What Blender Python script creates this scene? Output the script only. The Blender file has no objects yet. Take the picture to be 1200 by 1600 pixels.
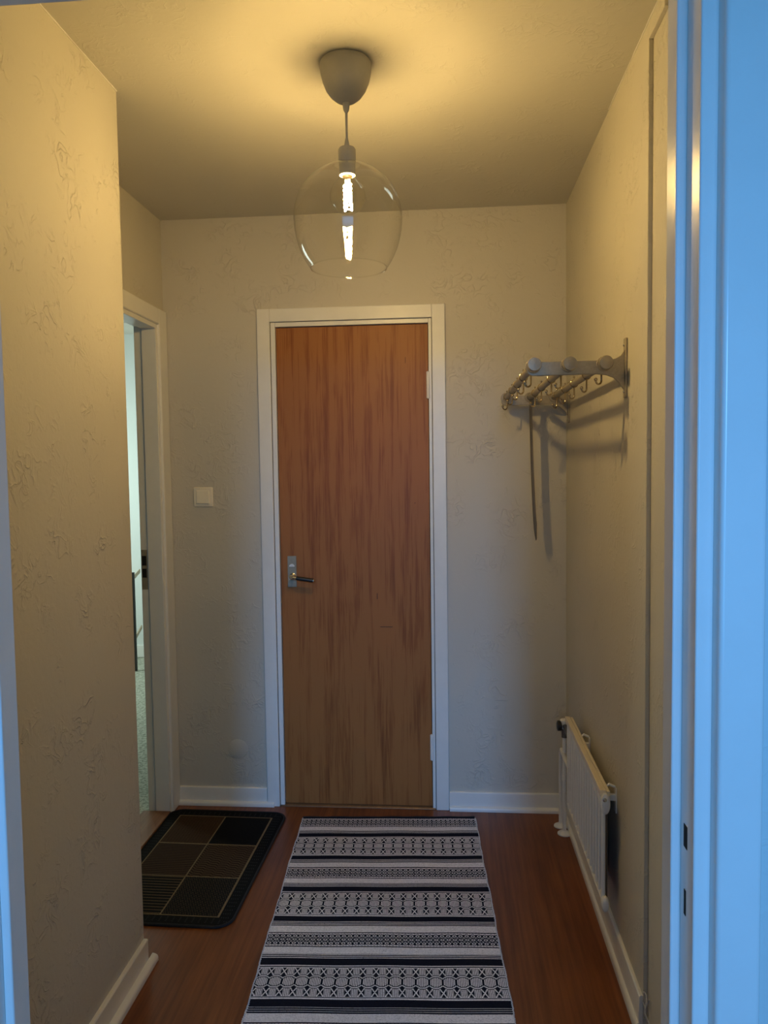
import bpy, math, random
import numpy as np
from mathutils import Matrix, Vector

random.seed(7)
S = bpy.context.scene
COL = S.collection

# ------------------------------------------------------------------ camera
CH = 1.435                                   # camera height above the floor
cam_data = bpy.data.cameras.new('camera')
cam = bpy.data.objects.new('camera', cam_data)
COL.objects.link(cam)
cam_data.sensor_fit = 'VERTICAL'
cam_data.sensor_height = 36.0
cam_data.lens = 27.0                         # 1200 px focal length on a 1600 px high frame
cam_data.clip_start = 0.02
pi, ya, ro = [math.radians(a) for a in (-3.2965, 4.7329, .7918)]
rot = Matrix.Rotation(ya, 4, 'Z') @ Matrix.Rotation(pi, 4, 'X') @ Matrix.Rotation(ro, 4, 'Y') @ Matrix.Rotation(math.radians(90), 4, 'X')
cam.matrix_world = Matrix.Translation((0, 0, CH)) @ rot
S.camera = cam

# ------------------------------------------------------------------ exposure, world, daylight
vs = S.view_settings
vs.view_transform = 'Standard'
vs.look = 'None'
vs.gamma = 1.0
vs.use_curve_mapping = False
vs.exposure = 0.0
S.cycles.use_denoising = True
S.cycles.max_bounces = 10
S.cycles.diffuse_bounces = 6
S.cycles.transparent_max_bounces = 12
S.cycles.caustics_reflective = False
S.cycles.caustics_refractive = False
S.cycles.sample_clamp_indirect = 4.0

W = bpy.data.worlds.new('sky')
S.world = W
W.use_nodes = True
W.node_tree.nodes['Background'].inputs[0].default_value = (.10, .36, .95, 1)
W.node_tree.nodes['Background'].inputs[1].default_value = 0.6

LAMP_STRENGTH = 1180.0
LAMP_COLOR = (1.0, .67, .235)


def area_light(name, loc, size, energy, color, target):
    d = bpy.data.lights.new(name, 'AREA')
    d.shape = 'RECTANGLE'
    d.size, d.size_y = size
    d.energy = energy
    d.color = color
    o = bpy.data.objects.new(name, d)
    COL.objects.link(o)
    o.location = loc
    o.rotation_euler = (Vector(target) - Vector(loc)).to_track_quat('-Z', 'Y').to_euler()
    return o


# the patch of open sky seen past the top of the window in the room behind the viewpoint
area_light('sky_patch', (.28, -6.0, 3.15), (.66, 1.7), 250.0, (.19, .46, 1.0), (.0, .9, 1.0))
# daylight spreading into that room at its window
area_light('window_daylight', (.12, -1.24, 1.5), (1.3, 1.36), 17.0, (.14, .51, 1.0), (.12, 0, 1.45))
# daylight in the side room beyond the left doorway
sd = area_light('side_room_daylight', (-3.66, 4.95, 1.25), (1.2, 1.6), 42.0, (.82, 1.0, .92), (-1.2, 5.25, 1.1))
sd.data.spread = math.radians(120)


# ------------------------------------------------------------------ materials
def new_mat(name):
    m = bpy.data.materials.new(name)
    m.use_nodes = True
    nt = m.node_tree
    return m, nt, nt.nodes['Principled BSDF'], nt.links.new


def N(nt, kind, **kw):
    n = nt.nodes.new(kind)
    for k, v in kw.items():
        if k in n.inputs:
            n.inputs[k].default_value = v
        else:
            setattr(n, k, v)
    return n


def ramp(nt, stops, interp='LINEAR'):
    r = nt.nodes.new('ShaderNodeValToRGB')
    r.color_ramp.interpolation = interp
    e = r.color_ramp.elements
    while len(e) > 1:
        e.remove(e[-1])
    e[0].position, c = stops[0]
    e[0].color = (*c, 1) if len(c) == 3 else c
    for p, c in stops[1:]:
        k = e.new(p)
        k.color = (*c, 1)
    return r


def g3(v):
    return (v, v, v)


def coords(nt, scale=(1, 1, 1), rot=(0, 0, 0)):
    t = nt.nodes.new('ShaderNodeNewGeometry')
    m = nt.nodes.new('ShaderNodeMapping')
    m.inputs['Scale'].default_value = scale
    m.inputs['Rotation'].default_value = rot
    nt.links.new(t.outputs['Position'], m.inputs['Vector'])
    return m.outputs['Vector']


def simple(name, color, rough=.5, metal=0.0, bump=0.0, bscale=80.0, spec=.5, var=.06):
    m, nt, b, L = new_mat(name)
    v = coords(nt)
    n = N(nt, 'ShaderNodeTexNoise', Scale=bscale, Detail=3.0)
    L(v, n.inputs['Vector'])
    lo = tuple(c * (1 - var) for c in color)
    hi = tuple(min(1, c * (1 + var)) for c in color)
    r = ramp(nt, [(.3, lo), (.7, hi)])
    L(n.outputs['Fac'], r.inputs['Fac'])
    L(r.outputs['Color'], b.inputs['Base Color'])
    b.inputs['Roughness'].default_value = rough
    b.inputs['Metallic'].default_value = metal
    b.inputs['Specular IOR Level'].default_value = spec
    if bump:
        k = N(nt, 'ShaderNodeBump', Strength=bump, Distance=.002)
        L(n.outputs['Fac'], k.inputs['Height'])
        L(k.outputs['Normal'], b.inputs['Normal'])
    return m


def plaster(name, color, amount=1.0, rough=.55):
    """Painted plaster: patches of trowel ridges on an otherwise finely grained wall."""
    m, nt, b, L = new_mat(name)
    v = coords(nt)
    n1 = N(nt, 'ShaderNodeTexNoise', Scale=21.0, Detail=2.5, Roughness=.5, Distortion=1.1)
    L(v, n1.inputs['Vector'])
    ridge = ramp(nt, [(.40, g3(0)), (.47, g3(.35)), (.50, g3(1)), (.53, g3(.35)), (.60, g3(0))])
    L(n1.outputs['Fac'], ridge.inputs['Fac'])
    n2 = N(nt, 'ShaderNodeTexNoise', Scale=6.5, Detail=4.0, Roughness=.68)
    L(v, n2.inputs['Vector'])
    mask = ramp(nt, [(.49, g3(0)), (.68, g3(1))])
    L(n2.outputs['Fac'], mask.inputs['Fac'])
    mul = N(nt, 'ShaderNodeMath', operation='MULTIPLY')
    L(ridge.outputs['Color'], mul.inputs[0])
    L(mask.outputs['Color'], mul.inputs[1])
    n3 = N(nt, 'ShaderNodeTexNoise', Scale=55.0, Detail=4.0, Roughness=.6)
    L(v, n3.inputs['Vector'])
    n4 = N(nt, 'ShaderNodeTexNoise', Scale=2.2, Detail=1.0)
    L(v, n4.inputs['Vector'])
    a1 = N(nt, 'ShaderNodeMath', operation='MULTIPLY_ADD')
    a1.inputs[1].default_value = .30
    L(n3.outputs['Fac'], a1.inputs[0])
    L(mul.outputs[0], a1.inputs[2])
    a2 = N(nt, 'ShaderNodeMath', operation='MULTIPLY_ADD')
    a2.inputs[1].default_value = 1.2
    L(n4.outputs['Fac'], a2.inputs[0])
    L(a1.outputs[0], a2.inputs[2])
    k = N(nt, 'ShaderNodeBump', Strength=min(1.0, .72 * amount), Distance=.0038)
    L(a2.outputs[0], k.inputs['Height'])
    L(k.outputs['Normal'], b.inputs['Normal'])
    lo = tuple(c * .96 for c in color)
    r = ramp(nt, [(.35, lo), (.65, color)])
    L(n4.outputs['Fac'], r.inputs['Fac'])
    L(r.outputs['Color'], b.inputs['Base Color'])
    b.inputs['Roughness'].default_value = rough
    b.inputs['Specular IOR Level'].default_value = .3
    return m


def wood_door(name):
    m, nt, b, L = new_mat(name)
    v = coords(nt, (26, 1, .75))
    n1 = N(nt, 'ShaderNodeTexNoise', Scale=1.6, Detail=6.0, Roughness=.62, Distortion=.5)
    L(v, n1.inputs['Vector'])
    v2 = coords(nt, (190, 1, 5))
    n2 = N(nt, 'ShaderNodeTexNoise', Scale=1.5, Detail=3.0, Roughness=.6)
    L(v2, n2.inputs['Vector'])
    v3 = coords(nt, (4.5, 1, 1.1))
    n3 = N(nt, 'ShaderNodeTexNoise', Scale=1.6, Detail=3.0, Distortion=1.4)
    L(v3, n3.inputs['Vector'])
    mx = N(nt, 'ShaderNodeMath', operation='MULTIPLY_ADD')
    mx.inputs[1].default_value = .50
    L(n2.outputs['Fac'], mx.inputs[0])
    L(n1.outputs['Fac'], mx.inputs[2])
    mx2 = N(nt, 'ShaderNodeMath', operation='MULTIPLY_ADD')
    mx2.inputs[1].default_value = .5
    L(n3.outputs['Fac'], mx2.inputs[0])
    L(mx.outputs[0], mx2.inputs[2])
    r = ramp(nt, [(.60, (.145, .045, .013)), (.80, (.24, .080, .021)), (.92, (.30, .108, .029)), (1.0, (.36, .142, .041))])
    mr = N(nt, 'ShaderNodeMath', operation='MULTIPLY')
    mr.inputs[1].default_value = 1.0
    L(mx2.outputs[0], mr.inputs[0])
    L(mr.outputs[0], r.inputs['Fac'])
    L(r.outputs['Color'], b.inputs['Base Color'])
    k = N(nt, 'ShaderNodeBump', Strength=.12, Distance=.001)
    L(n2.outputs['Fac'], k.inputs['Height'])
    L(k.outputs['Normal'], b.inputs['Normal'])
    b.inputs['Roughness'].default_value = .45
    b.inputs['Specular IOR Level'].default_value = .25
    return m


def floor_wood(name, c0, c1, rough=.36):
    m, nt, b, L = new_mat(name)
    v = coords(nt, (34, .9, 1))
    n1 = N(nt, 'ShaderNodeTexNoise', Scale=2.0, Detail=6.0, Roughness=.65)
    L(v, n1.inputs['Vector'])
    v2 = coords(nt, (7, 2.5, 1))
    n2 = N(nt, 'ShaderNodeTexNoise', Scale=1.2, Detail=3.0)
    L(v2, n2.inputs['Vector'])
    mx = N(nt, 'ShaderNodeMath', operation='MULTIPLY_ADD')
    mx.inputs[1].default_value = .5
    L(n2.outputs['Fac'], mx.inputs[0])
    L(n1.outputs['Fac'], mx.inputs[2])
    r = ramp(nt, [(.55, c0), (.95, c1)])
    L(mx.outputs[0], r.inputs['Fac'])
    L(r.outputs['Color'], b.inputs['Base Color'])
    b.inputs['Roughness'].default_value = rough
    b.inputs['Specular IOR Level'].default_value = .4
    return m


def speckle(name, c0, c1, scale):
    m, nt, b, L = new_mat(name)
    v = coords(nt)
    n = N(nt, 'ShaderNodeTexNoise', Scale=scale, Detail=3.0, Roughness=.8)
    L(v, n.inputs['Vector'])
    r = ramp(nt, [(.42, c0), (.58, c1)])
    L(n.outputs['Fac'], r.inputs['Fac'])
    L(r.outputs['Color'], b.inputs['Base Color'])
    b.inputs['Roughness'].default_value = .9
    return m


def thin_glass(name, tint=(1, 1, 1), power=1.0):
    m, nt, b, L = new_mat(name)
    nt.nodes.remove(b)
    out = nt.nodes['Material Output']
    tr = nt.nodes.new('ShaderNodeBsdfTransparent')
    tr.inputs[0].default_value = (*tint, 1)
    gl = nt.nodes.new('ShaderNodeBsdfGlossy')
    gl.inputs['Roughness'].default_value = .02
    fr = N(nt, 'ShaderNodeFresnel')
    ge = nt.nodes.new('ShaderNodeNewGeometry')          # same reflectance from either side of the thin wall
    io = N(nt, 'ShaderNodeMath', operation='MULTIPLY_ADD')
    io.inputs[1].default_value = 1 / 1.5 - 1.5
    io.inputs[2].default_value = 1.5
    nt.links.new(ge.outputs['Backfacing'], io.inputs[0])
    nt.links.new(io.outputs[0], fr.inputs['IOR'])
    mu = N(nt, 'ShaderNodeMath', operation='MULTIPLY')
    mu.inputs[1].default_value = power
    mx = nt.nodes.new('ShaderNodeMixShader')
    L(fr.outputs[0], mu.inputs[0])
    L(mu.outputs[0], mx.inputs[0])
    L(tr.outputs[0], mx.inputs[1])
    L(gl.outputs[0], mx.inputs[2])
    L(mx.outputs[0], out.inputs['Surface'])
    return m


def emitter(name, color, strength):
    m, nt, b, L = new_mat(name)
    b.inputs['Base Color'].default_value = (0, 0, 0, 1)
    b.inputs['Emission Color'].default_value = (*color, 1)
    b.inputs['Emission Strength'].default_value = strength
    return m


def woven(name, rough=.95):
    m, nt, b, L = new_mat(name)
    a = nt.nodes.new('ShaderNodeVertexColor')
    a.layer_name = 'weave'
    v = coords(nt)
    n = N(nt, 'ShaderNodeTexNoise', Scale=240.0, Detail=2.0)
    L(v, n.inputs['Vector'])
    r = ramp(nt, [(.25, g3(.72)), (.6, g3(1.0))])
    L(n.outputs['Fac'], r.inputs['Fac'])
    mx = N(nt, 'ShaderNodeMixRGB', blend_type='MULTIPLY')
    mx.inputs[0].default_value = 1.0
    L(a.outputs['Color'], mx.inputs[1])
    L(r.outputs['Color'], mx.inputs[2])
    L(mx.outputs['Color'], b.inputs['Base Color'])
    k = N(nt, 'ShaderNodeBump', Strength=.6, Distance=.002)
    L(n.outputs['Fac'], k.inputs['Height'])
    L(k.outputs['Normal'], b.inputs['Normal'])
    b.inputs['Roughness'].default_value = rough
    b.inputs['Specular IOR Level'].default_value = .1
    return m


WALL_C = (.605, .57, .495)
M = dict(
    wall=plaster('painted_plaster', WALL_C),
    wall_left=plaster('painted_plaster_rough', WALL_C, 1.25),
    smooth_wall=plaster('painted_smooth_wall', WALL_C, .22, .5),
    ceiling=plaster('painted_ceiling', (.58, .555, .49), .5, .7),
    low_bounce_wall=plaster('side_room_low_bounce', (.30, .31, .29), .2, .7),  # unseen walls darkened so less light bounces onto the doorway jamb
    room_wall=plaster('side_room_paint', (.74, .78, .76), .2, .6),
    near_wall=plaster('near_room_paint', (.60, .66, .66), .3, .6),
    trim=simple('white_gloss_paint', (.82, .81, .77), .32, bump=.05, bscale=25, var=.015),
    frame=simple('white_frame_paint', (.82, .82, .81), .22, bump=.12, bscale=18, var=.015),
    gap_shade=simple('radiator_gap_shade', (.11, .085, .065), .7, var=.1),  # dark colour painted for the shade between the radiator columns
    cream=simple('cream_gloss_paint', (.78, .70, .54), .3, var=.02),
    radiator=simple('radiator_enamel', (.82, .81, .78), .32, var=.02),
    door=wood_door('stained_veneer'),
    floor=floor_wood('reddish_brown_floor', (.130, .039, .012), (.255, .086, .025)),
    threshold=floor_wood('threshold_wood', (.17, .075, .03), (.30, .14, .06), .5),
    carpet=speckle('speckled_green_carpet', (.24, .255, .20), (.52, .53, .44), 70.0),
    steel=simple('brushed_steel', (.36, .31, .225), .45, .35, var=.08, bscale=120),
    chrome=simple('chrome', (.78, .76, .72), .12, 1.0, var=.02),
    brass=simple('warm_nickel', (.50, .43, .33), .2, 1.0, var=.04),
    dark_steel=simple('dark_steel', (.20, .18, .155), .35, 1.0, var=.08),
    bronze=simple('dark_bronze', (.16, .10, .06), .4, .6),
    black=simple('black_plastic', (.012, .012, .012), .4, var=.1),
    hole=simple('dark_recess', (.006, .006, .007), .9, var=.1),
    seam=simple('dark_gap', (.03, .025, .02), .9, var=.1),
    canopy=simple('grey_plastic', (.40, .39, .36), .55, var=.02),
    switch=simple('ivory_plastic', (.88, .82, .68), .3, var=.01),
    glass=thin_glass('clear_glass', (.985, .985, .975), 1.15),
    bulb_glass=thin_glass('bulb_glass', (.99, .985, .96), .8),
    filament=emitter('glowing_filament', LAMP_COLOR, LAMP_STRENGTH),
    rug=woven('rug_weave'),
    mat=woven('mat_weave'),
    dark_cloth=simple('dark_binding', (.012, .012, .014), .95, bump=.3, bscale=300, var=.3),
    thread=simple('white_yarn', (.55, .54, .54), .95, var=.1),
    pale_wood=simple('pale_wood', (.46, .36, .24), .5, var=.1),
    scratch=simple('dark_scratch', (.03, .013, .009), .7, var=.2),
    caulk=simple('white_caulk', (.74, .72, .67), .5, var=.05),
)


# ------------------------------------------------------------------ mesh helpers
class MB:
    def __init__(self):
        self.v, self.f = [], []

    def add(self, vs, fs):
        k = len(self.v)
        self.v += [tuple(p) for p in vs]
        self.f += [tuple(i + k for i in q) for q in fs]
        return self

    def box(self, x0, x1, y0, y1, z0, z1):
        vs = [(x, y, z) for z in (z0, z1) for y in (y0, y1) for x in (x0, x1)]
        return self.add(vs, [(0, 2, 3, 1), (4, 5, 7, 6), (0, 1, 5, 4), (2, 6, 7, 3), (0, 4, 6, 2), (1, 3, 7, 5)])

    def tube(self, pts, r, n=12, cap=True):
        pts = [Vector(p) for p in pts]
        rs = r if isinstance(r, (list, tuple)) else [r] * len(pts)
        rings = []
        up = None
        for i, p in enumerate(pts):
            t = (pts[min(i + 1, len(pts) - 1)] - pts[max(i - 1, 0)]).normalized()
            if up is None:
                a = Vector((0, 0, 1)) if abs(t.z) < .9 else Vector((1, 0, 0))
                up = t.cross(a).normalized()
            up = (up - t * up.dot(t)).normalized()
            w = t.cross(up)
            rings.append([p + (up * math.cos(2 * math.pi * k / n) + w * math.sin(2 * math.pi * k / n)) * rs[i] for k in range(n)])
        vs = [q for ring in rings for q in ring]
        fs = []
        for i in range(len(pts) - 1):
            for k in range(n):
                a, b = i * n + k, i * n + (k + 1) % n
                fs.append((a, b, b + n, a + n))
        if cap:
            fs.append(tuple(reversed(range(n))))
            fs.append(tuple(range((len(pts) - 1) * n, len(pts) * n)))
        return self.add(vs, fs)

    def lathe(self, prof, c=(0, 0, 0), axis='z', n=48, close=False):
        """prof: (radius, height) pairs"""
        vs, fs = [], []
        for r, h in prof:
            for k in range(n):
                a = 2 * math.pi * k / n
                p = (r * math.cos(a), r * math.sin(a), h)
                if axis == 'y':
                    p = (p[0], p[2], p[1])
                elif axis == 'x':
                    p = (p[2], p[0], p[1])
                vs.append((p[0] + c[0], p[1] + c[1], p[2] + c[2]))
        m = len(prof)
        for i in range(m - 1 if not close else m):
            j = (i + 1) % m
            for k in range(n):
                q = (k + 1) % n
                fs.append((i * n + k, i * n + q, j * n + q, j * n + k))
        if not close:
            if prof[0][0] > 1e-6:
                fs.append(tuple(reversed(range(n))))
            if prof[-1][0] > 1e-6:
                fs.append(tuple(range((m - 1) * n, m * n)))
        return self.add(vs, fs)

    def prism(self, poly, axis, a, b):
        """poly in the two other axes (in x,y,z order), extruded from a to b"""
        n = len(poly)
        vs = []
        for h in (a, b):
            for u, w in poly:
                vs.append({'x': (h, u, w), 'y': (u, h, w), 'z': (u, w, h)}[axis])
        fs = [tuple(range(n)), tuple(reversed(range(n, 2 * n)))]
        for k in range(n):
            fs.append((k, (k + 1) % n, n + (k + 1) % n, n + k))
        return self.add(vs, fs)

    def ball(self, c, r, n=12, sc=(1, 1, 1)):
        prof = [(r * math.sin(math.pi * i / n) if 0 < i < n else 1e-5, -r * math.cos(math.pi * i / n)) for i in range(n + 1)]
        k = len(self.v)
        self.lathe(prof, (0, 0, 0), 'z', n * 2)
        for i in range(k, len(self.v)):
            p = self.v[i]
            self.v[i] = (p[0] * sc[0] + c[0], p[1] * sc[1] + c[1], p[2] * sc[2] + c[2])
        return self

    def rot(self, angle, axis, center, start=0):
        R = Matrix.Rotation(angle, 3, axis)
        c = Vector(center)
        for i in range(start, len(self.v)):
            self.v[i] = tuple(R @ (Vector(self.v[i]) - c) + c)
        return self

    def build(self, name, mat, parent=None, origin=None, bevel=0.0, seg=2, angle=40, solid=None):
        o0 = Vector(origin) if origin is not None else Vector((0, 0, 0))
        if parent is not None:
            o0 = Vector(parent['base'])
        me = bpy.data.meshes.new(name)
        me.from_pydata([tuple(Vector(p) - o0) for p in self.v], [], self.f)
        me.validate()
        import bmesh
        bm = bmesh.new()
        bm.from_mesh(me)
        bmesh.ops.recalc_face_normals(bm, faces=bm.faces)
        bm.to_mesh(me)
        bm.free()
        me.materials.append(M[mat])
        for p in me.polygons:
            p.use_smooth = True
        me.set_sharp_from_angle(angle=math.radians(angle))
        o = bpy.data.objects.new(name, me)
        COL.objects.link(o)
        if parent is not None:
            o.parent = parent
            o['base'] = parent['base']
        else:
            o.location = o0
            o['base'] = tuple(o0)
        if bevel:
            b = o.modifiers.new('bevel', 'BEVEL')
            b.width = bevel
            b.segments = seg
            b.limit_method = 'ANGLE'
            b.angle_limit = math.radians(35)
            b.harden_normals = False
        return o


def tag(o, label, cat, group=None, kind=None):
    o['label'] = label
    o['category'] = cat
    if group:
        o['group'] = group
    if kind:
        o['kind'] = kind
    return o


def empty(name, loc):
    o = bpy.data.objects.new(name, None)
    o.empty_display_size = .05
    COL.objects.link(o)
    o.location = loc
    o['base'] = tuple(loc)
    return o


# ------------------------------------------------------------------ dimensions
BY = 3.16           # back wall
LX = -.889          # left wall near the camera
LY = 2.091           # its outer corner
RX2 = -1.175        # left wall of the recess, with the doorway
RX = .480           # right wall
CZ = CH + 1.035     # ceiling
NX = .491           # right wall, set back, beside the near doorway
NY = 1.905
FS, FF, FH = .91, .861, .9485    # near door frame: stop, front, hall side
FL, FR = -.564, .2602            # near door frame: inner faces
FT = 2.014                       # underside of its head

# ------------------------------------------------------------------ setting: shell
tag(MB().box(-1.2, .60, -1.3, 3.16, -.08, 0).build('floor', 'floor'),
    'reddish brown wood floor of the hallway with fine grain', 'floor', kind='structure')
tag(MB().box(-3.7, -1.2, 1.3, 6.0, -.08, -.004).build('floor', 'carpet'),
    'speckled grey green carpet of the side room seen through the left doorway', 'floor', kind='structure')
tag(MB().box(-3.7, .60, -1.3, 6.0, CZ, CZ + .1).build('ceiling', 'ceiling'),
    'plain painted hallway ceiling lit warm by the pendant lamp', 'ceiling', kind='structure')
# back wall with the closet door opening
dx0, dx1, dzt = -.745, -.034, 2.06
tag(MB().box(RX2 - .1, dx0, BY, BY + .1, 0, CZ).box(dx1, RX + .12, BY, BY + .1, 0, CZ).box(dx0, dx1, BY, BY + .1, dzt, CZ)
    .build('wall_back', 'wall'), 'rough plastered back wall around the brown door', 'wall', kind='structure')
# left wall near the camera, a solid corner
tag(MB().box(-1.28, LX, FH - .01, LY, 0, CZ).build('wall_left', 'wall_left', bevel=.004, seg=3),
    'rough plastered wall corner standing forward on the left', 'wall', kind='structure')
# recess wall with the doorway
oy0, oy1, ozt = 2.185, 3.085, 2.04
tag(MB().box(RX2 - .09, RX2, LY, oy0, 0, CZ).box(RX2 - .09, RX2, oy1, BY, 0, CZ).box(RX2 - .09, RX2, oy0, oy1, ozt, CZ)
    .build('wall_left_recess', 'wall'), 'plastered wall of the left recess above the open doorway', 'wall', kind='structure')
# right wall: a plaster skin that stops short of the near doorway, leaving a step
tag(MB().prism([(NX, 2.429), (NX, 0), (NX + .1, 0), (NX + .1, CZ), (NX, CZ)], 'y', FH - .01, BY)
    .box(RX, NX, NY, BY, 0, CZ).box(RX, NX, 1.775, NY, 2.429, CZ)
    .build('wall_right', 'wall', bevel=.0015), 'plastered right wall with a stepped vertical seam', 'wall', kind='structure')
# wall holding the near doorway
tag(MB().box(-1.75, FL - .036, FF + .004, FH - .002, 0, CZ).box(FR + .036, 1.45, FF + .004, FH - .002, 0, CZ)
    .box(FL - .036, FR + .036, FF + .004, FH - .002, FT + .036, CZ)
    .build('wall_front', 'near_wall'), 'wall around the near doorway the view looks through', 'wall', kind='structure')
# room the camera stands in
tag(MB().box(-1.85, -1.75, -1.3, FH, 0, CZ).build('wall_near_left', 'near_wall'), 'left wall of the room behind the viewpoint', 'wall', kind='structure')
tag(MB().box(1.45, 1.55, -1.3, FH, 0, CZ).build('wall_near_right', 'near_wall'), 'right wall of the room behind the viewpoint', 'wall', kind='structure')
tag(MB().box(-1.85, -.56, -1.3, -1.2, 0, CZ).box(.80, 1.55, -1.3, -1.2, 0, CZ).box(-.56, .80, -1.3, -1.2, 0, .80)
    .box(-.56, .80, -1.3, -1.2, 2.20, CZ).build('wall_near_rear', 'near_wall'), 'rear wall of the room behind the viewpoint with its window opening', 'wall', kind='structure')
tag(MB().box(-1.85, -1.2, -1.3, FH, -.08, 0).box(.60, 1.55, -1.3, FH, -.08, 0).build('floor', 'floor'), 'floor edges of the room behind the viewpoint', 'floor', kind='structure')
tag(MB().box(.60, 1.55, -1.3, FH, CZ, CZ + .1).build('ceiling', 'ceiling'), 'ceiling strip of the room behind the viewpoint', 'ceiling', kind='structure')
# side room
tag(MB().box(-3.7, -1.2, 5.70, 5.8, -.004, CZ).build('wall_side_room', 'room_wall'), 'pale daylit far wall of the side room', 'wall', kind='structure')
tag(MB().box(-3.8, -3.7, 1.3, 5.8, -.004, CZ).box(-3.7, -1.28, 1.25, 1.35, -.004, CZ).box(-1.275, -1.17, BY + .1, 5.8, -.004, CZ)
    .build('wall_side_room_left', 'low_bounce_wall'), 'remaining walls of the side room', 'wall', kind='structure')
tag(MB().box(-3.6, -1.3, 5.686, 5.70, 0, .09).build('baseboard_side_room', 'trim'), 'white baseboard of the side room far wall', 'baseboard', kind='structure')


# thin beads of paint and caulk along the wall-ceiling joints
def bead(path, r, name, label):
    pts = []
    for a, b in zip(path[:-1], path[1:]):
        a, b = Vector(a), Vector(b)
        n = max(2, int((b - a).length / .025))
        for i in range(n):
            pts.append(a.lerp(b, i / n))
    pts.append(Vector(path[-1]))
    rs = [r * random.uniform(.6, 1.3) for _ in pts]
    return tag(MB().tube(pts, rs, 6).build(name, 'caulk'), label, 'trim', kind='structure')


bead([(LX + .001, 1.0, CZ - .001), (LX + .001, LY - .003, CZ - .001)], .0022, 'trim_1', 'thin pale caulk line where the left wall meets the ceiling')
bead([(RX - .001, 1.80, CZ - .001), (RX - .001, 2.35, CZ - .001)], .0016, 'trim_2', 'thin pale caulk line where the right wall meets the ceiling')


# ------------------------------------------------------------------ baseboards (board + rounded shoe)
def shoe_profile(r=.016, h=.020):
    return [(0, 0), (r, 0), (r, h * .45)] + [(r * math.cos(t), h * .45 + h * .55 * math.sin(t)) for t in (.4, .8, 1.2)] + [(0, h)]


def baseboard(name, label, axis, wall, sgn, a, b, h=.078, t=.011, r=.014, sh=.020, shoe_ext=0.0, ra=None, rb=None):
    m = MB()
    m.prism([(wall, 0), (wall + sgn * t, 0), (wall + sgn * t, h - .003), (wall + sgn * (t - .003), h), (wall, h)], axis, a, b)
    m.prism([(wall + sgn * (t + p), q) for p, q in shoe_profile(r, sh)], axis, a if ra is None else ra, b if rb is None else rb)
    o = m.build(name, 'trim', bevel=.0008, angle=50)
    return tag(o, label, 'baseboard', kind='structure')


def bb_x(name, label, y, a, b, **k):      # runs along x, stands on a wall facing -y
    return baseboard(name, label, 'x', y, -1, a, b, **k)


bb_x('baseboard_back_left', 'white baseboard of the back wall left of the brown door', BY, -1.16, -.778, rb=-.745)
bb_x('baseboard_back_right', 'white baseboard of the back wall right of the brown door', BY, -.002, RX - .001)
baseboard('baseboard_right', 'white baseboard along the right wall under the radiator', 'y', RX, -1, NY + .002, BY - .027, h=.098, t=.010, r=.010, sh=.026)
baseboard('baseboard_left', 'white baseboard with rounded shoe along the left wall corner', 'y', LX, 1, FH + .03, LY - .004, h=.082, t=.013, r=.018, sh=.022, rb=LY + .024)

# ------------------------------------------------------------------ door_1: brown closet door
d1 = empty('door_1', (-.387, BY, 0))
tag(d1, 'tall brown stained wooden door in a white casing at the end of the hall', 'door', kind='structure')
m = MB()
cf, cb = BY - .016, BY
m.box(-.776, -.7225, cf, cb, 0, 2.0925).box(-.0568, -.0034, cf, cb, 0, 2.0925).box(-.7225, -.0568, cf, cb, 2.039, 2.0925)
m.build('casing', 'trim', d1, bevel=.0025)
m = MB()
m.box(-.7205, -.7015, BY - .007, BY + .09, 0, 2.0375).box(-.0715, -.0588, BY - .007, BY + .09, 0, 2.0375).box(-.7015, -.0715, BY - .007, BY + .09, 2.0195, 2.0375)
m.build('frame', 'trim', d1, bevel=.002)
m = MB().box(-.742, -.036, BY + .002, BY + .004, 0, 2.055)
m.f = [q for q in m.f]
mm = MB().box(-.7225, -.7200, BY - .004, BY + .02, 0, 2.04).box(-.0592, -.0565, BY - .004, BY + .02, 0, 2.04).box(-.7225, -.0565, BY - .004, BY + .02, 2.037, 2.0395)
mm.build('frame_gap', 'seam', d1)
leaf = MB().box(-.6995, -.0735, BY + .003, BY + .042, .010, 2.0165).build('door_leaf', 'door', d1, bevel=.0015)
MB().box(-.745, -.034, BY + .05, BY + .06, 0, 2.06).build('closet_shade', 'seam', d1)  # dark sheet close behind the leaf, coloured as the closet's shade
# small dents and scratches in the veneer
for nm, (x0, x1, z0, z1) in (('scratch', (-.2965, -.2942, .888, .913)), ('scratch', (-.284, -.232, .7705, .7728)),
                             ('scratch', (-.1345, -.1322, 1.286, 1.290)), ('scratch', (-.167, -.1655, 1.86, 1.885))):
    MB().box(x0, x1, BY + .0026, BY + .0034, z0, z1).build(nm, 'scratch', leaf, bevel=.0006)
for z0, z1 in ((1.716, 1.822), (.212, .318)):
    zm = (z0 + z1) / 2
    MB().lathe([(.003, z0 - .003), (.0075, z0), (.0075, zm - .001), (.0062, zm - .0004), (.0062, zm + .0004), (.0075, zm + .001), (.0075, z1), (.003, z1 + .003)],
               (-.0735, BY - .006, 0), n=20).build('hinge', 'trim', d1)
MB().prism([(BY - .012, 0), (BY + .05, 0), (BY + .05, .010), (BY + .002, .011), (BY - .010, .004)], 'x', -.72, -.06).build('threshold', 'bronze', d1, bevel=.001)
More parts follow.
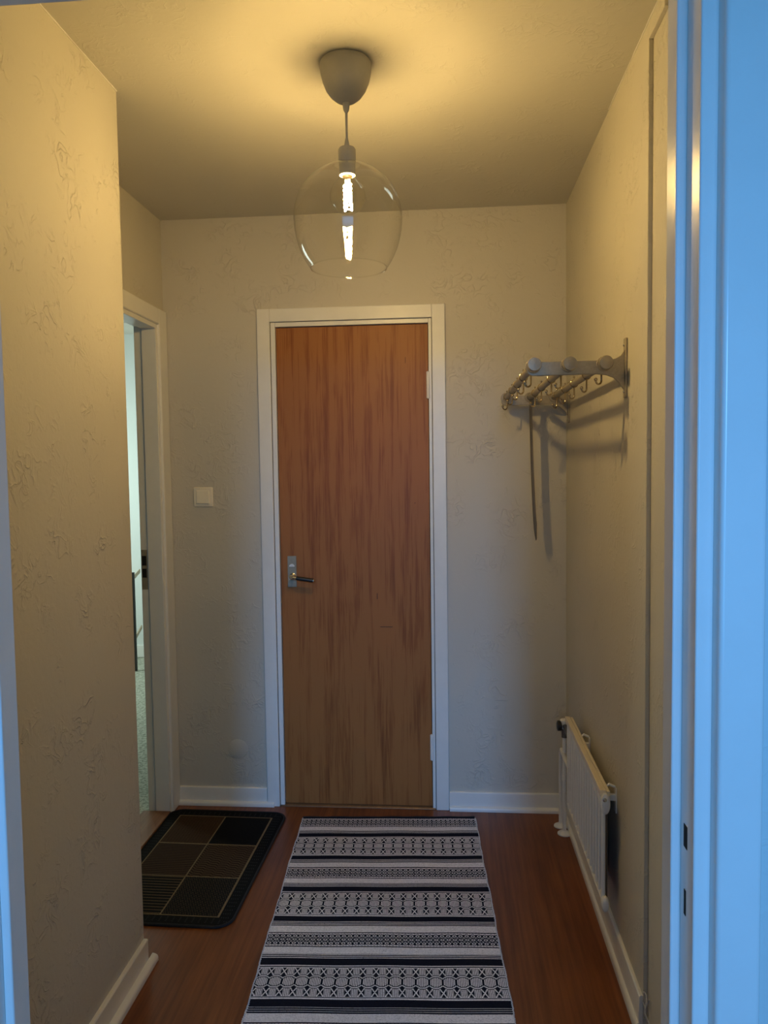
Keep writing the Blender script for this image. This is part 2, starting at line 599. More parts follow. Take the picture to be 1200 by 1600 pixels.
# lock plate, thumb turn, lever
lp = MB().box(-.6705, -.6335, BY - .001, BY + .0035, .941, 1.071).build('lock_plate', 'steel', leaf, bevel=.0008)
hm = MB()
arc = [(-.652 + .0115 * math.cos(t), 1.0265 + .0115 * math.sin(t)) for t in [math.pi * i / 12 for i in range(13)]]
hm.prism(arc, 'y', BY - .006, BY)
hm.build('thumb_turn', 'radiator', leaf, bevel=.0008)  # pale enamel paints in the white reflection of a chrome turn
hl = MB()
py = BY - .001
hl.lathe([(.0125, 0), (.0125, -.004), (.009, -.006), (.009, -.034), (.0105, -.038), (.0105, -.050), (.007, -.054)], (-.648, py, .988), 'y', 24)
hl.tube([(-.648, py - .044, .988), (-.622, py - .046, .984)], [.0085, .0075], 16)
lever = hl.build('door_handle', 'chrome', leaf)
g = MB().tube([(-.626, py - .046, .9845), (-.598, py - .046, .980), (-.556, py - .044, .9735)], [.0082, .0090, .0086], 18)
# grips are built as sub-parts of the leaf beside the lever neck
grip = g.build('handle_grip', 'black', leaf, bevel=.001)
MB().ball((-.5555, py - .044, .9734), .0066, 10).build('grip_end', 'chrome', leaf)

# ------------------------------------------------------------------ door_2: open doorway on the left
d2 = empty('door_2', (RX2, 2.635, 0))
tag(d2, 'white casing of the open doorway in the left recess', 'doorway', kind='structure')
iy0, iy1, izt = 2.215, 3.055, 2.010        # inner faces of the frame
m = MB()
cx0, cx1 = RX2, RX2 + .016
m.box(cx0, cx1, iy1 + .018, BY - .003, 0, 2.093).box(cx0, cx1, iy0 - .085, iy0 - .018, 0, 2.093).box(cx0, cx1, iy0 - .018, iy1 + .018, izt + .018, 2.093)
m.build('casing', 'trim', d2, bevel=.004)
m = MB()
m.box(RX2 - .055, RX2 + .006, iy1, iy1 + .03, 0, izt + .03).box(RX2 - .055, RX2 + .006, iy0 - .03, iy0, 0, izt + .03).box(RX2 - .055, RX2 + .006, iy0, iy1, izt, izt + .03)
m.box(RX2 - .091, RX2 - .059, iy1 + .012, iy1 + .03, 0, izt + .03).box(RX2 - .091, RX2 - .059, iy0 - .03, iy0 - .012, 0, izt + .03).box(RX2 - .091, RX2 - .059, iy0 - .012, iy1 + .012, izt + .012, izt + .03)
m.build('frame', 'trim', d2, bevel=.002)
m = MB().box(RX2 - .0594, RX2 - .0546, iy1 + .0145, iy1 + .03, 0, izt + .03).box(RX2 - .0594, RX2 - .0546, iy0 - .03, iy1 + .03, izt + .0145, izt + .03)
m.build('frame_gap', 'seam', d2)
sp = MB().box(RX2 - .089, RX2 - .063, iy1 + .0105, iy1 + .013, .945, 1.11).build('strike_plate', 'steel', d2, bevel=.001)
for z0, z1 in ((1.045, 1.085), (.995, 1.032)):
    MB().box(RX2 - .085, RX2 - .067, iy1 + .0095, iy1 + .0112, z0, z1).build('latch_hole', 'hole', sp)
MB().prism([(RX2 - .115, 0), (RX2 + .012, 0), (RX2 + .008, .012), (RX2 - .11, .012)], 'y', iy0, iy1).build('threshold', 'threshold', d2, bevel=.002)

# ------------------------------------------------------------------ door_3: near doorway frame
d3 = empty('door_3', ((FL + FR) / 2, FS, 0))
tag(d3, 'near white door frame lit blue at the right and left picture edges', 'doorway', kind='structure')
RB = .0108
m = MB()
for s, ix in ((1, FR), (-1, FL)):
    def bx(a, b, y0, y1, z0, z1):
        m.box(min(a, b), max(a, b), y0, y1, z0, z1)
    bx(ix, ix + s * .036, FS, FH, 0, FT)
    bx(ix + s * RB, ix + s * .036, FF, FS, 0, FT + RB)
m.box(FL - .036, FR + .036, FS, FH, FT, FT + .036)
m.box(FL - .036, FR + .036, FF, FS, FT + RB, FT + .036)
m.build('frame', 'frame', d3, bevel=.0022, seg=3)
m = MB()
ax, aw, ay = .0285, .0483, .839
m.box(FR + ax, FR + ax + aw, ay, FF + .004, 0, FT + ax + aw).box(FL - ax - aw, FL - ax, ay, FF + .004, 0, FT + ax + aw).box(FL - ax, FR + ax, ay, FF + .004, FT + ax, FT + ax + aw)
m.build('casing', 'frame', d3, bevel=.005, seg=4)
fx = FR + RB
for z0, z1, y0, y1 in ((.991, 1.018, .884, .896), (.911, .941, .887, .8935)):
    MB().box(fx - .0006, fx + .002, y0, y1, z0, z1).build('latch_hole', 'hole', d3, bevel=.0004)

# ------------------------------------------------------------------ pendant lamp
LPX, LPY = -.249, 2.009
lamp = empty('pendant_lamp', (LPX, LPY, CZ))
tag(lamp, 'lit glass globe pendant lamp with a single filament bulb hanging from the ceiling', 'lamp')
c = (LPX, LPY, 0)
prof = [(.0005, CH + .932), (.012, CH + .933), (.026, CH + .9385), (.040, CH + .950), (.051, CH + .965), (.059, CH + .984), (.0640, CH + 1.004), (.0662, CH + 1.020), (.0655, CH + 1.030), (.062, CZ - .0005)]
MB().lathe(prof, c, n=64).build('ceiling_cup', 'canopy', lamp)
MB().lathe([(.0045, CH + .909), (.0075, CH + .916), (.0095, CH + .933)], c, n=20).build('cord_grip', 'canopy', lamp)
MB().tube([(LPX, LPY, CH + .915), (LPX, LPY, CH + .838)], .0032, 12).build('cord', 'canopy', lamp)
MB().lathe([(.0036, CH + .845), (.0075, CH + .823), (.0195, CH + .8205), (.0225, CH + .816), (.0225, CH + .786), (.021, CH + .781), (.0205, CH + .752), (.016, CH + .750)], c, n=40).build('socket', 'canopy', lamp)
# globe: a sphere drawn out towards its open bottom
gp = []
for i in range(41):
    t = i / 40
    if t < .5:
        a = t / .5 * math.pi / 2
        r = .140 * math.sin(a)
        z = .645 + .137 * math.cos(a)
        if r < .024:
            continue
        gp.append((r, CH + z))
    else:
        z = .645 - (t - .5) / .5 * .128
        q = (.645 - z) / .18
        gp.append((.140 * math.sqrt(1 - q * q), CH + z))
n_ = len(gp)
globe = MB()
k = 72
for r, h in gp:
    for j in range(k):
        a = 2 * math.pi * j / k
        globe.v.append((LPX + r * math.cos(a), LPY + r * math.sin(a), h))
for i in range(n_ - 1):
    for j in range(k):
        q = (j + 1) % k
        globe.f.append((i * k + j, (i + 1) * k + j, (i + 1) * k + q, i * k + q))
shade = globe.build('glass_shade', 'glass', lamp, angle=80)
rim = MB()
r0, z0 = gp[-1]
rim.lathe([(r0 + .0014 * math.cos(t), z0 + .0014 * math.sin(t)) for t in [2 * math.pi * i / 8 for i in range(8)]], c, n=72, close=True)
rim.build('rim', 'glass', shade)
bc = CH + .700
bp = []
for i in range(25):
    a = math.pi * (i / 24)
    r = .046 * math.sin(a)
    z = -.046 * math.cos(a)
    if z > .036 and r < .0285:
        break
    bp.append((max(r, 1e-4), bc + z))
bp += [(.0205, bc + .047), (.0150, bc + .056), (.0135, bc + .062)]
bulb = MB()
k = 40
for r, h in bp:
    for j in range(k):
        a = 2 * math.pi * j / k
        bulb.v.append((LPX + r * math.cos(a), LPY + r * math.sin(a), h))
for i in range(len(bp) - 1):
    for j in range(k):
        q = (j + 1) % k
        bulb.f.append((i * k + j, i * k + q, (i + 1) * k + q, (i + 1) * k + j))
bulb_o = bulb.build('light_bulb', 'bulb_glass', lamp, angle=80)
MB().lathe([(.0132, CH + .748), (.0137, CH + .765), (.0132, CH + .775)], c, n=28).build('bulb_cap', 'brass', bulb_o)
fm = MB()
for j in range(3):
    a = 2 * math.pi * j / 3 + .3
    fm.tube([(LPX + .0105 * math.cos(a), LPY + .0105 * math.sin(a), CH + .664), (LPX + .0068 * math.cos(a), LPY + .0068 * math.sin(a), CH + .732)], .0023, 8)
fm.tube([(LPX + .0095 * math.cos(t), LPY + .0095 * math.sin(t), CH + .667 + .063 * t / 38) for t in [38 * i / 130 for i in range(131)]], .0019, 6)  # coil added to throw more lamp light up and down
fm.build('filament', 'filament', bulb_o)
MB().tube([(LPX, LPY, CH + .735), (LPX, LPY, CH + .752)], .003, 8).build('filament_stem', 'glass', bulb_o)

# ------------------------------------------------------------------ light switch and painted-over wall disc
sw = empty('light_switch', (-1.0225, BY, 1.323))
tag(sw, 'square ivory light switch on the back wall left of the brown door', 'light switch')
MB().box(-1.0640, -.9812, BY - .009, BY, 1.2815, 1.3640).build('switch_plate', 'switch', sw, bevel=.007, seg=4)
MB().prism([(BY - .008, 1.2955), (BY - .0175, 1.2955), (BY - .0130, 1.350), (BY - .008, 1.350)], 'x', -1.0505, -.9955).build('rocker', 'switch', sw, bevel=.004, seg=3)
wd = MB().lathe([(.0005, -.0016), (.041, -.0016), (.0435, -.0005), (.0435, 0)], (-.9025, BY, .2415), 'y', 48)
tag(wd.build('blanking_plate', 'wall', origin=(-.9025, BY, .2415)), 'small round blanking plate painted over, low on the back wall', 'plate')

# ------------------------------------------------------------------ coat rack on the right wall
rack = empty('coat_rack', (RX, 2.60, 1.70))
tag(rack, 'grey metal wall coat rack with three bars and sliding hooks', 'coat rack')
TZ = CH + .268


def bracket(y, zoff, ys):
    """wall bar, arm and screws; the arm is a cast plate that flares into the wall bar"""
    m = MB()
    z0, z1 = TZ - .090 + zoff, TZ + .067 + zoff
    m.box(RX - .007, RX - .0005, y - .012, y + .012, z0, z1)
    zt, zb = TZ + .010 + zoff * .3, TZ - .027 + zoff * .3
    out = []
    xe = .233
    out += [(xe - .017, zb + .012), (xe - .012, zb + .004), (xe - .002, zb)]
    out += [(.40, zb + .001), (.425, zb - .002), (.445, zb - .010), (.460, zb - .024), (RX - .007, zb - .044)]
    out += [(RX - .007, zt + .026), (.464, zt + .012), (.450, zt + .004), (.430, zt)]
    out += [(xe + .012, zt), (xe, zt + .006), (xe - .012, zt + .004), (xe - .018, zt - .008)]
    m.prism(out, 'y', y - .004, y + .004)
    for x in (.233, .3255, .419):
        m.lathe([(.0195, -.007), (.0195, .007)], (x, y, TZ), 'y', 28)
    b = m.build('bracket', 'steel', rack, bevel=.0014)
    for z in (z0 + .016, z1 - .018):
        MB().ball((RX - .008, y, z), .0042, 8, (.6, 1, 1)).build('screw', 'chrome', b)
    return b


bracket(2.112, 0, 0)
bracket(3.075, -.012, 0)
TUBES = (.233, .3255, .419)
for x in TUBES:
    t = MB().tube([(x, 2.10, TZ), (x, 3.098, TZ)], .0112, 20).build('bar', 'dark_steel' if False else 'steel', rack)
    MB().lathe([(.0145, 2.098), (.0145, 2.088), (.0183, 2.086), (.0187, 2.076), (.0172, 2.0715), (.0005, 2.0700)], (x, 0, TZ), 'y', 36).build('end_cap', 'steel', t)
    MB().lathe([(.0005, 3.112), (.016, 3.110), (.0165, 3.098), (.0150, 3.094)], (x, 0, TZ), 'y', 28).build('end_cap', 'steel', t)


def hook_mesh(x, y):
    m = MB()
    r = .0126
    # ring round the bar with a bead on top
    m.lathe([(r + .0016 * math.cos(t), .0022 * math.sin(t)) for t in [2 * math.pi * i / 8 for i in range(8)]], (x, y, TZ), 'y', 24, close=True)
    m.tube([(x, y, TZ + r - .001), (x, y, TZ + r + .006)], .0018, 8)
    m.ball((x, y, TZ + r + .0075), .0034, 8)
    # drop wire and a double prong hook
    zb = TZ - .052
    m.tube([(x, y, TZ - r + .001), (x, y, zb + .012)], .0026, 8)
    for ang, rad in ((math.radians(215), .0105), (math.radians(25), .0065)):
        cs, sn = math.cos(ang), math.sin(ang)
        pts = []
        for i in range(13):
            a = math.pi * (i / 12) * 1.05
            u = rad - rad * math.cos(a)
            pts.append((x + cs * u, y + sn * u, zb + .012 - rad * math.sin(a)))
        if rad < .008:
            continue
        m.tube(pts, .0027, 8)
        m.ball(pts[-1], .0050, 8)
    return m


ref = None
HOOKS = [(0, 2.170), (0, 2.375), (0, 2.578), (0, 2.780), (0, 3.018), (1, 2.240), (1, 2.442), (1, 2.695), (1, 2.890),
         (2, 2.140), (2, 2.361), (2, 2.588), (2, 2.783), (2, 2.990)]
hx0, hy0 = TUBES[0], 2.60
for i, (ti, y) in enumerate(HOOKS):
    if ref is None:
        ref = hook_mesh(hx0, hy0).build('hook', 'brass', rack)
        h = ref
    else:
        h = ref.copy()
        COL.objects.link(h)
    h.location = (TUBES[ti] - hx0, y - hy0, 0)
    h.rotation_euler = (0, 0, 0)

# long shoehorn hanging almost edge-on from the middle bar
shx, shy = .3255, 3.045
m = MB()
wdir = Vector((math.sin(math.radians(-9)), math.cos(math.radians(-9)), 0))
nd = Vector((wdir.y, -wdir.x, 0))
zs = [TZ - .0115, TZ - .05, TZ - .15, TZ - .30, TZ - .45, TZ - .505, TZ - .535, TZ - .552]
hw = [.013, .0175, .0185, .0195, .0205, .0200, .0125, .003]
off = [0, .0, .002, .005, .010, .013, .0145, .0155]
rows = []
nn = 9
for z, w_, of in zip(zs, hw, off):
    row = []
    for j in range(nn):
        s = -1 + 2 * j / (nn - 1)
        p = Vector((shx + of * 1.3, shy, z)) + wdir * (w_ * s) + nd * (.002 * (1 - s * s))
        if z < TZ - .50:
            p.z -= .010 * s
        row.append(p)
    rows.append(row)
th = .0014
for side in (0, 1):
    for row in rows:
        for p in row:
            m.v.append(tuple(p + nd * (th * side)))
R_ = len(rows)
for side in (0, 1):
    b0 = side * R_ * nn
    for i in range(R_ - 1):
        for j in range(nn - 1):
            q = (b0 + i * nn + j, b0 + i * nn + j + 1, b0 + (i + 1) * nn + j + 1, b0 + (i + 1) * nn + j)
            m.f.append(q if side == 0 else q[::-1])
off2 = R_ * nn
for i in range(R_ - 1):
    for j in (0, nn - 1):
        m.f.append((i * nn + j, (i + 1) * nn + j, off2 + (i + 1) * nn + j, off2 + i * nn + j))
for i in (0, R_ - 1):
    for j in range(nn - 1):
        m.f.append((i * nn + j, i * nn + j + 1, off2 + i * nn + j + 1, off2 + i * nn + j))
# a wire loop over the bar
loop = [(shx + .0128 * math.sin(a), shy, TZ + .0128 * math.cos(a)) for a in [2 * math.pi * i / 24 for i in range(25)]]
m.tube(loop, .0014, 8)
sh = m.build('shoehorn', 'dark_steel', origin=(shx, shy, TZ - .3), angle=50)
tag(sh, 'long thin dark shoehorn hanging edge-on from the far end of the coat rack', 'shoehorn')

# ------------------------------------------------------------------ radiator on the right wall
rad = empty('radiator', (.438, 2.55, .16))
tag(rad, 'low white column radiator with a cream top rail on the right wall', 'radiator')
ry0, ry1 = 2.165, 2.822
rxf, rxb, rxc = .4265, .4490, .4375
RZ0, RZ1 = .190, .5135                      # lower header, top of the rail
top = MB().box(rxf - .002, rxb - .0075, ry0 + .006, ry1, RZ1 - .019, RZ1).box(rxb - .006, rxb + .003, ry0 + .006, ry1, RZ1 - .017, RZ1 - .0025).box(rxb - .009, rxb - .005, ry0 + .006, ry1, RZ1 - .019, RZ1 - .009)
top.build('top_rail', 'cream', rad, bevel=.004, seg=3)
MB().box(rxf + .006, rxb - .002, ry0 + .012, ry1 - .002, RZ1 - .060, RZ1 - .018).build('upper_header', 'radiator', rad, bevel=.006, seg=3)
MB().box(rxc - .0096, rxc + .008, ry0 + .008, ry1 - .004, RZ0 - .008, RZ0 + .005).build('lower_header', 'radiator', rad, bevel=.003, seg=3)
col_ref = None
NCOL = 15
for i in range(NCOL):
    y = ry0 + .016 + i * (ry1 - ry0 - .032) / (NCOL - 1)
    if col_ref is None:
        y_ref = y
        col_ref = MB().tube([(rxc - .0025, y, RZ0 + .003), (rxc - .0025, y, RZ1 - .020)], .0064, 16).build('column', 'radiator', rad)
        o = col_ref
    else:
        o = col_ref.copy()
        COL.objects.link(o)
    o.location = (0, y - y_ref, 0)
MB().box(rxb - .004, rxb - .002, ry0 + .014, ry1 - .004, RZ0 - .006, RZ1 - .050).build('gap_shade_sheet', 'gap_shade', rad)  # added sheet, its dark colour stands for shade behind the columns
# rounded near end pieces: an upper cheek with an air vent and a lower plug
ch = MB().lathe([(.0005, -.008), (.012, -.0075), (.0165, -.004), (.0175, .004), (.0150, .016)], (0, 0, 0), 'y', 28)
ch.v = [(p[0] * .80 + rxc, p[1] + ry0, p[2] * 1.75 + RZ1 - .037) for p in ch.v]
e1 = ch.build('end_plug', 'radiator', rad)
MB().lathe([(.0005, -.0085), (.0035, -.0085), (.0035, -.006)], (rxc - .003, ry0 - .001, RZ1 - .022), 'y', 16).build('vent_hole', 'hole', e1)
MB().lathe([(.0036, -.0092), (.0058, -.0085), (.0058, -.004)], (rxc - .003, ry0 - .001, RZ1 - .022), 'y', 20).build('vent_ring', 'chrome', e1)
ch = MB().lathe([(.0005, -.010), (.009, -.0085), (.0125, -.003), (.0130, .004), (.0115, .014)], (0, 0, 0), 'y', 28)
ch.v = [(p[0] * .95 + rxc, p[1] + ry0, p[2] * 1.75 + RZ0 - .006) for p in ch.v]
ch.build('end_plug', 'radiator', rad)
# wall brackets
for y in (ry0 + .055, ry0 + .47):
    MB().box(rxb - .002, RX - .0005, y - .006, y + .006, RZ1 - .049, RZ1 - .031).box(RX - .004, RX - .0005, y - .011, y + .011, RZ1 - .084, RZ1 - .011).tube(
        [(rxb, y, RZ1 - .011), (rxb + .010, y, RZ1 - .002), (RX - .004, y, RZ1 - .010)], .004, 10).build('wall_bracket', 'radiator', rad, bevel=.001)
# valve, supply pipes with floor collars
px1, py1, px2, py2 = .443, 2.962, .438, 3.026
MB().tube([(px1, py1, .010), (px1, py1, .400)], .0080, 16).build('supply_pipe', 'radiator', rad)
MB().tube([(px2, py2, .010), (px2, py2, .300), (px2, py2 - .015, .318), (px2, ry1 - .03, .322)], .0080, 16).build('return_pipe', 'radiator', rad)
for qx, qy in ((px1, py1), (px2, py2)):
    MB().lathe([(.0270, .001), (.0265, .005), (.020, .009), (.0105, .014), (.0085, .017)], (qx, qy, 0), n=32).build('pipe_collar', 'radiator', rad)
MB().tube([(px1, py1, .385), (px1, py1, .425)], .0115, 16).tube([(px1, py1, .432), (rxc, ry1 - .004, .437)], .0085, 12).build('valve_body', 'dark_steel', rad)
MB().lathe([(.013, .420), (.0145, .424), (.0145, .452), (.011, .456), (.0005, .457)], (px1 - .002, py1, 0), n=28).build('valve_cap', 'radiator', rad)
MB().lathe([(.013, .0), (.0200, -.004), (.0200, -.016), (.013, -.019)], (px1 - .010, py1, .430), 'x', 28).build('thermostat_knob', 'black', rad, bevel=.001)
MB().tube([(px1, py1, .215), (px1, py1, .235)], .0118, 6).build('pipe_nut', 'radiator', rad)

# loose painted cable end beside the end of the right baseboard
m = MB()
pts = [(RX - .002, 1.900, .112), (RX + .001, 1.896, .116), (RX + .004, 1.888, .113), (RX + .002, 1.880, .100), (RX - .002, 1.876, .088),
       (RX - .004, 1.872, .078), (RX - .001, 1.866, .070), (RX + .003, 1.858, .060), (RX + .005, 1.846, .045), (RX + .006, 1.832, .028), (RX + .006, 1.815, .012), (RX + .004, 1.79, .0035)]
m.tube(pts, [.0014, .0016, .002, .0022, .0017, .0016, .0021, .0017, .0019, .0017, .0018, .0017], 8)
m.tube([(RX - .003, 1.902, .090), (RX + .001, 1.893, .080), (RX + .005, 1.886, .086), (RX + .0085, 1.882, .105)], .0013, 8)
tag(m.build('cable', 'thread', origin=(RX, 1.86, .05)), 'loose thin white cable at the near end of the right baseboard', 'cable')


# ------------------------------------------------------------------ woven textiles
def grid_textile(name, mat, color, mask, org, u, v, z, cell_u, cell_v, wave=None):
    """a grid of woven cells; color is (rows, columns, 3)"""
    nr, nc = color.shape[:2]
    gu, gv = np.meshgrid(np.arange(nc + 1) * cell_u, np.arange(nr + 1) * cell_v)
    X = org[0] + gu * u[0] + gv * v[0]
    Y = org[1] + gu * u[1] + gv * v[1]
    Z = np.full_like(X, z) if wave is None else z + wave(gu, gv)
    verts = np.stack([X, Y, Z], -1).reshape(-1, 3)
    idx = (np.arange(nr)[:, None] * (nc + 1) + np.arange(nc)[None, :])
    quads = np.stack([idx, idx + nc + 1, idx + nc + 2, idx + 1], -1)
    keep = mask.reshape(-1)
    quads = quads.reshape(-1, 4)[keep]
    cols = color.reshape(-1, 3)[keep]
    return verts, quads, cols


def mesh_from(name, mat, verts, quads, cols, base):
    me = bpy.data.meshes.new(name)
    me.from_pydata((verts - np.array(base)).tolist(), [], quads.tolist())
    at = me.color_attributes.new('weave', 'FLOAT_COLOR', 'CORNER')
    c4 = np.ones((len(quads), 4, 4), dtype=np.float32)
    c4[:, :, :3] = cols[:, None, :]
    at.data.foreach_set('color', c4.reshape(-1))
    me.materials.append(M[mat])
    o = bpy.data.objects.new(name, me)
    COL.objects.link(o)
    o.location = base
    o['base'] = tuple(base)
    return o


DARK = np.array((.011, .012, .022))
WHITE = np.array((.85, .81, .82))
rng = np.random.default_rng(3)


def rug_pattern(Lm, Wm, cu, cv):
    nr, nc = int(Lm / cv), int(Wm / cu)
    img = np.zeros((nr, nc))
    col = (np.arange(nc) + .5) * cu / .00234      # measured in coarse threads

    def tri(x, p):
        q = np.mod(x, p)
        return np.minimum(q, p - q)

    for r in range(nr):
        y = (r + .5) * cv
        if y < .013:
            continue
        t = (y - .013) % .3855
        # one repeat: ovals, white, stripes, dark, line, figures, line, dark, stripes, white
        if t < .0745:
            k = t / .0745 * 31
            row = np.ones(nc)
            if k < 2 or k > 29:
                row[:] = 0
            elif k < 4 or k > 27:
                row = ((col % 4) > .8).astype(float) if (k < 3 or k > 28) else np.ones(nc)
            else:
                cx = np.mod(col, 8) - 4
                row[:] = 1
                for yc in (8.2, 15.5, 22.8):
                    d = np.hypot(cx, (k - yc) * 1.0)
                    row = np.where((d < 4.1), 0., row)
                for yc in (8.2, 15.5, 22.8):
                    d = np.hypot(cx, (k - yc))
                    row = np.where((d < 2.5), 1., row)
                    row = np.where((d < 1.35), 0., row)
                if 5 < k < 27:
                    row = np.where((np.abs(cx) > 3.0) & (int(k) % 7 in (1, 2, 4, 5)), 0., row)
            img[r] = row
        elif t < .1045:
            img[r] = 1
        elif t < .1305:
            img[r] = 1.0 if int((t - .1045) / .0026) % 3 == 1 else 0.0
        elif t < .1565:
            img[r] = 0
        elif t < .1655:
            img[r] = 1.0 if t < .1615 else 0.0
        elif t < .2915:
            k = (t - .1655) / .126 * 52           # 0..52
            dy = k - 26
            x = np.mod(col, 16) - 8          # hexagon centred on 0
            ax = np.abs(x)
            h = np.where(ax < 2.6, 10.2, 10.2 - (ax - 2.6) * .75)
            stripes = (np.mod(col, 2) < .78).astype(float)
            row = stripes.copy()
            ins = abs(dy) < h - 2.6
            row = np.where(ins, np.where(ax > 7, 0., np.where(np.mod(x + .39, 2) < .78, 1., 0.)), row)
            edge = np.abs(abs(dy) - h)
            row = np.where(edge < 2.7, 0., row)
            row = np.where(edge < .95, 1., row)
            # figures between the hexagons and the band edge, centred half a repeat over
            x0 = np.mod(col + 8, 16) - 8
            a0 = np.abs(x0)
            outside = abs(dy) > h + 2.2
            e = 26 - abs(dy)
            fig = np.where(a0 < 4.2, 0., np.where(np.mod(x0 + .39, 2) < .78, 1., 0.))
            fig = np.where(np.abs(a0 - np.abs(e - 8.0) * .55) < .8, 1., fig)
            fig = np.where((a0 < 1.0) & (np.abs(e - 8) < 2.2), 1., fig)
            row = np.where(outside, fig, row)
            if e < 1.2:
                row[:] = 1
            img[r] = row
        elif t < .3000:
            img[r] = 0.0 if t < .2945 else 1.0
        elif t < .3265:
            img[r] = 0
        elif t < .3545:
            img[r] = 1.0 if int((t - .3265) / .0026) % 3 == 1 else 0.0
        else:
            img[r] = 1
    return img


RC = .00234
ra_ = math.radians(3.0)
ru, rv = (math.cos(ra_), math.sin(ra_)), (math.sin(ra_), -math.cos(ra_))
RL, RW = 1.85, .702
RCF = .00156
pat = rug_pattern(RL, RW, RCF, RCF)
nr, nc = pat.shape
# slight sideways wandering of the weave
sh_rows = np.round(1.2 * np.sin(np.arange(nr) * .021) + .8 * np.sin(np.arange(nr) * .057)).astype(int)
noise = rng.random((nr, nc))
pat = np.clip(pat * (.94 + .12 * noise), 0, 1)
pat = np.where((noise < .012) & (pat > .5), .35, pat)
rug_col = DARK[None, None] * (1 - pat[..., None]) + WHITE[None, None] * pat[..., None]
org = (-.602, 3.043)
edge_l = sh_rows


def rug_wave(gu, gv):
    return .0006 * np.sin(gv * 31 + gu * 4) + .0006 * np.sin(gu * 23 - gv * 7)


vv, qq, cc = grid_textile('rug', 'rug', rug_col, np.ones((nr, nc), bool), org, ru, rv, .0058, RCF, RCF, rug_wave)
vv[:, 0] += np.repeat(.0012 * np.sin(np.arange(nr + 1) * RCF / RC * .031) + .0008 * np.sin(np.arange(nr + 1) * RCF / RC * .11), nc + 1)
rug_base = (org[0] + ru[0] * RW / 2 + rv[0] * RL / 2, org[1] + ru[1] * RW / 2 + rv[1] * RL / 2, 0)
rug = mesh_from('striped_rug', 'rug', vv, qq, cc, rug_base)
tag(rug, 'long flat woven runner rug with black and white patterned bands', 'rug')
# woven body under the face, and rolled hem at the far end
bodym = MB()
P = lambda a, b: (org[0] + ru[0] * a + rv[0] * b, org[1] + ru[1] * a + rv[1] * b)
pl = [P(-.001, -.001), P(RW + .001, -.001), P(RW + .001, RL), P(-.001, RL)]
bodym.prism(pl, 'z', .0006, .0042)
bodym.build('backing', 'dark_cloth', rug)
hem = MB()
hem.tube([(*P(i * RW / 30, .002), .0046 + .0008 * math.sin(i * 1.3)) for i in range(31)], .0045, 8)
hem.build('hem', 'dark_cloth', rug)
for sgn, a in ((-1, -.0005), (1, RW + .0005)):
    sel = MB()
    for i in range(int(RL / .0078)):
        b = .012 + i * .0078
        x, y = P(a + sgn * random.uniform(0, .0012), b)
        x += .0012 * math.sin(b / RC * .031) + .0008 * math.sin(b / RC * .11)
        sel.ball((x, y, .0048), .0030, 4, (1, 1.15, .9))
    sel.build('edge_yarn', 'thread', rug)

# ------------------------------------------------------------------ door mat
MC = .0024
ML, MW = .800, .490
ma = math.radians(-1.1)
mo = (-1.1665, 3.083)
mu, mv = (math.cos(ma), math.sin(ma)), (math.sin(ma), -math.cos(ma))
nr, nc = int(ML / MC), int(MW / MC)
jj, ii = np.meshgrid(np.arange(nc), np.arange(nr))
U = (jj + .5) * MC
V = (ii + .5) * MC
BK = np.array((.0085, .0085, .009))
BR = np.array((.062, .036, .018))
DB = np.array((.030, .017, .012))
TAN = np.array((.22, .165, .095))
TAN2 = np.array((.115, .083, .047))
mc = np.broadcast_to(BK, (nr, nc, 3)).copy()
brd = .052
du = np.minimum(U, MW - U)
dv = np.minimum(V, ML - V)
dd = np.minimum(du, dv)
# braided border flecks
along = np.where(du < dv, ii, jj)
acr = (dd / MC).astype(int)
fleck = (dd > .014) & (dd < .046) & ((along + acr * 3) % 9 < 2) & (acr % 3 == 1)
mc[fleck] = (.05, .052, .05)
inner = dd > brd
cw, chh = (MW - 2 * brd) / 2, (ML - 2 * brd) / 3
cu_ = ((U - brd) / cw).clip(0, 1.999).astype(int)
cv_ = ((V - brd) / chh).clip(0, 2.999).astype(int)


def sel_(a, b):
    return inner & (cu_ == a) & (cv_ == b)


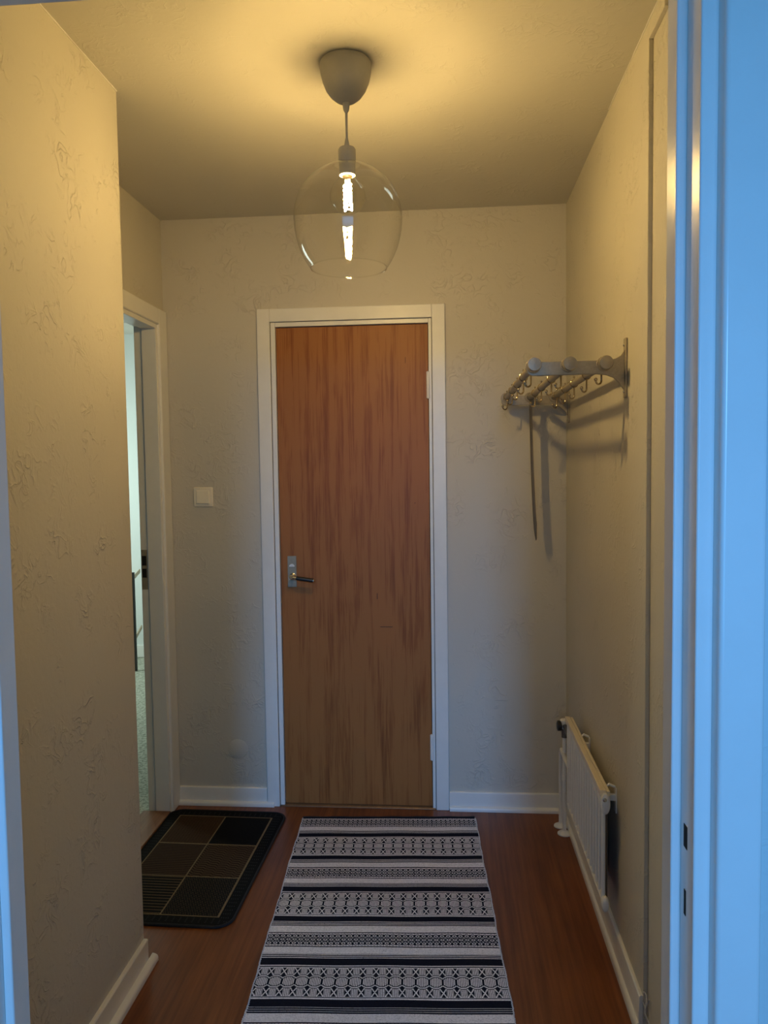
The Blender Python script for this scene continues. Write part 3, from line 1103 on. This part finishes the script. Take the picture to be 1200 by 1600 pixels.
k = sel_(0, 0)
mc[k] = BR
mc[k & (ii % 4 == 0)] = DB
mc[k & (jj % 5 == 0) & (ii % 4 == 2)] = TAN2
k = sel_(1, 0)
mc[k] = BK
k = sel_(0, 1)
mc[k] = DB
mc[k & (ii % 5 < 1)] = TAN2
k = sel_(1, 1)
mc[k] = DB * 1.1
zig = ii + (np.abs((jj % 16) - 12).clip(0, 4) * 1.0).astype(int)
mc[k & (zig % 6 < 2)] = TAN2 * .85
k = sel_(0, 2)
mc[k] = BK
mc[k & (ii % 7 < 2)] = TAN2
k = sel_(1, 2)
mc[k] = BK * 1.4
mc[k & ((ii * 3 + jj * 5 + (ii * jj) % 7) % 7 == 0)] = TAN2
lw = .0028
line = (np.abs(dd - brd) < lw) | (inner & (np.abs(U - MW / 2) < lw)) | (inner & ((np.abs(V - brd - chh) < lw) | (np.abs(V - brd - 2 * chh) < lw)))
mc[line] = TAN * (.85 + .3 * rng.random((line.sum(), 1)))
cr = .055
cxr, cyr = cr - du, cr - dv
mask = ~((cxr > 0) & (cyr > 0) & (np.hypot(cxr, cyr) > cr))
vv, qq, cc = grid_textile('mat', 'mat', mc, mask, mo, mu, mv, .0072, MC, MC)
mat_base = (mo[0] + mu[0] * MW / 2 + mv[0] * ML / 2, mo[1] + mu[1] * MW / 2 + mv[1] * ML / 2, 0)
mat_o = mesh_from('door_mat', 'mat', vv, qq, cc, mat_base)
tag(mat_o, 'dark rounded door mat with six patterned tan and black squares', 'door mat')
outl = []
for cx_, cy_, a0 in ((MW - cr, cr, -90), (MW - cr, ML - cr, 0), (cr, ML - cr, 90), (cr, cr, 180)):
    for i in range(9):
        a = math.radians(a0 + i * 90 / 8)
        a_, b_ = cx_ + cr * math.cos(a), cy_ + cr * math.sin(a)
        outl.append((mo[0] + mu[0] * a_ + mv[0] * b_, mo[1] + mu[1] * a_ + mv[1] * b_))
MB().prism(outl, 'z', .0006, .0066).build('backing', 'black', mat_o)
rimm = MB()
pp = outl + outl[:2]
rimm.tube([(x, y, .0050) for x, y in pp], .0046, 8, cap=False)
rimm.build('binding', 'dark_cloth', mat_o)

# ------------------------------------------------------------------ rack seen through the side doorway
sr = empty('stand', (-2.28, 5.46, 0))
tag(sr, 'dark post with two pale rails seen through the left doorway', 'stand')
MB().box(-2.258, -2.240, 5.290, 5.310, -.004, .712).build('post', 'black', sr, bevel=.002)
for z in (.672, .236):
    m = MB()
    m.prism([(-2.253, 5.31), (-2.245, 5.31), (-2.353, 5.685), (-2.361, 5.685)], 'z', z - .014, z + .014)
    m.build('rail', 'pale_wood', sr, bevel=.001)

for o in bpy.data.objects:
    if 'base' in o:
        del o['base']
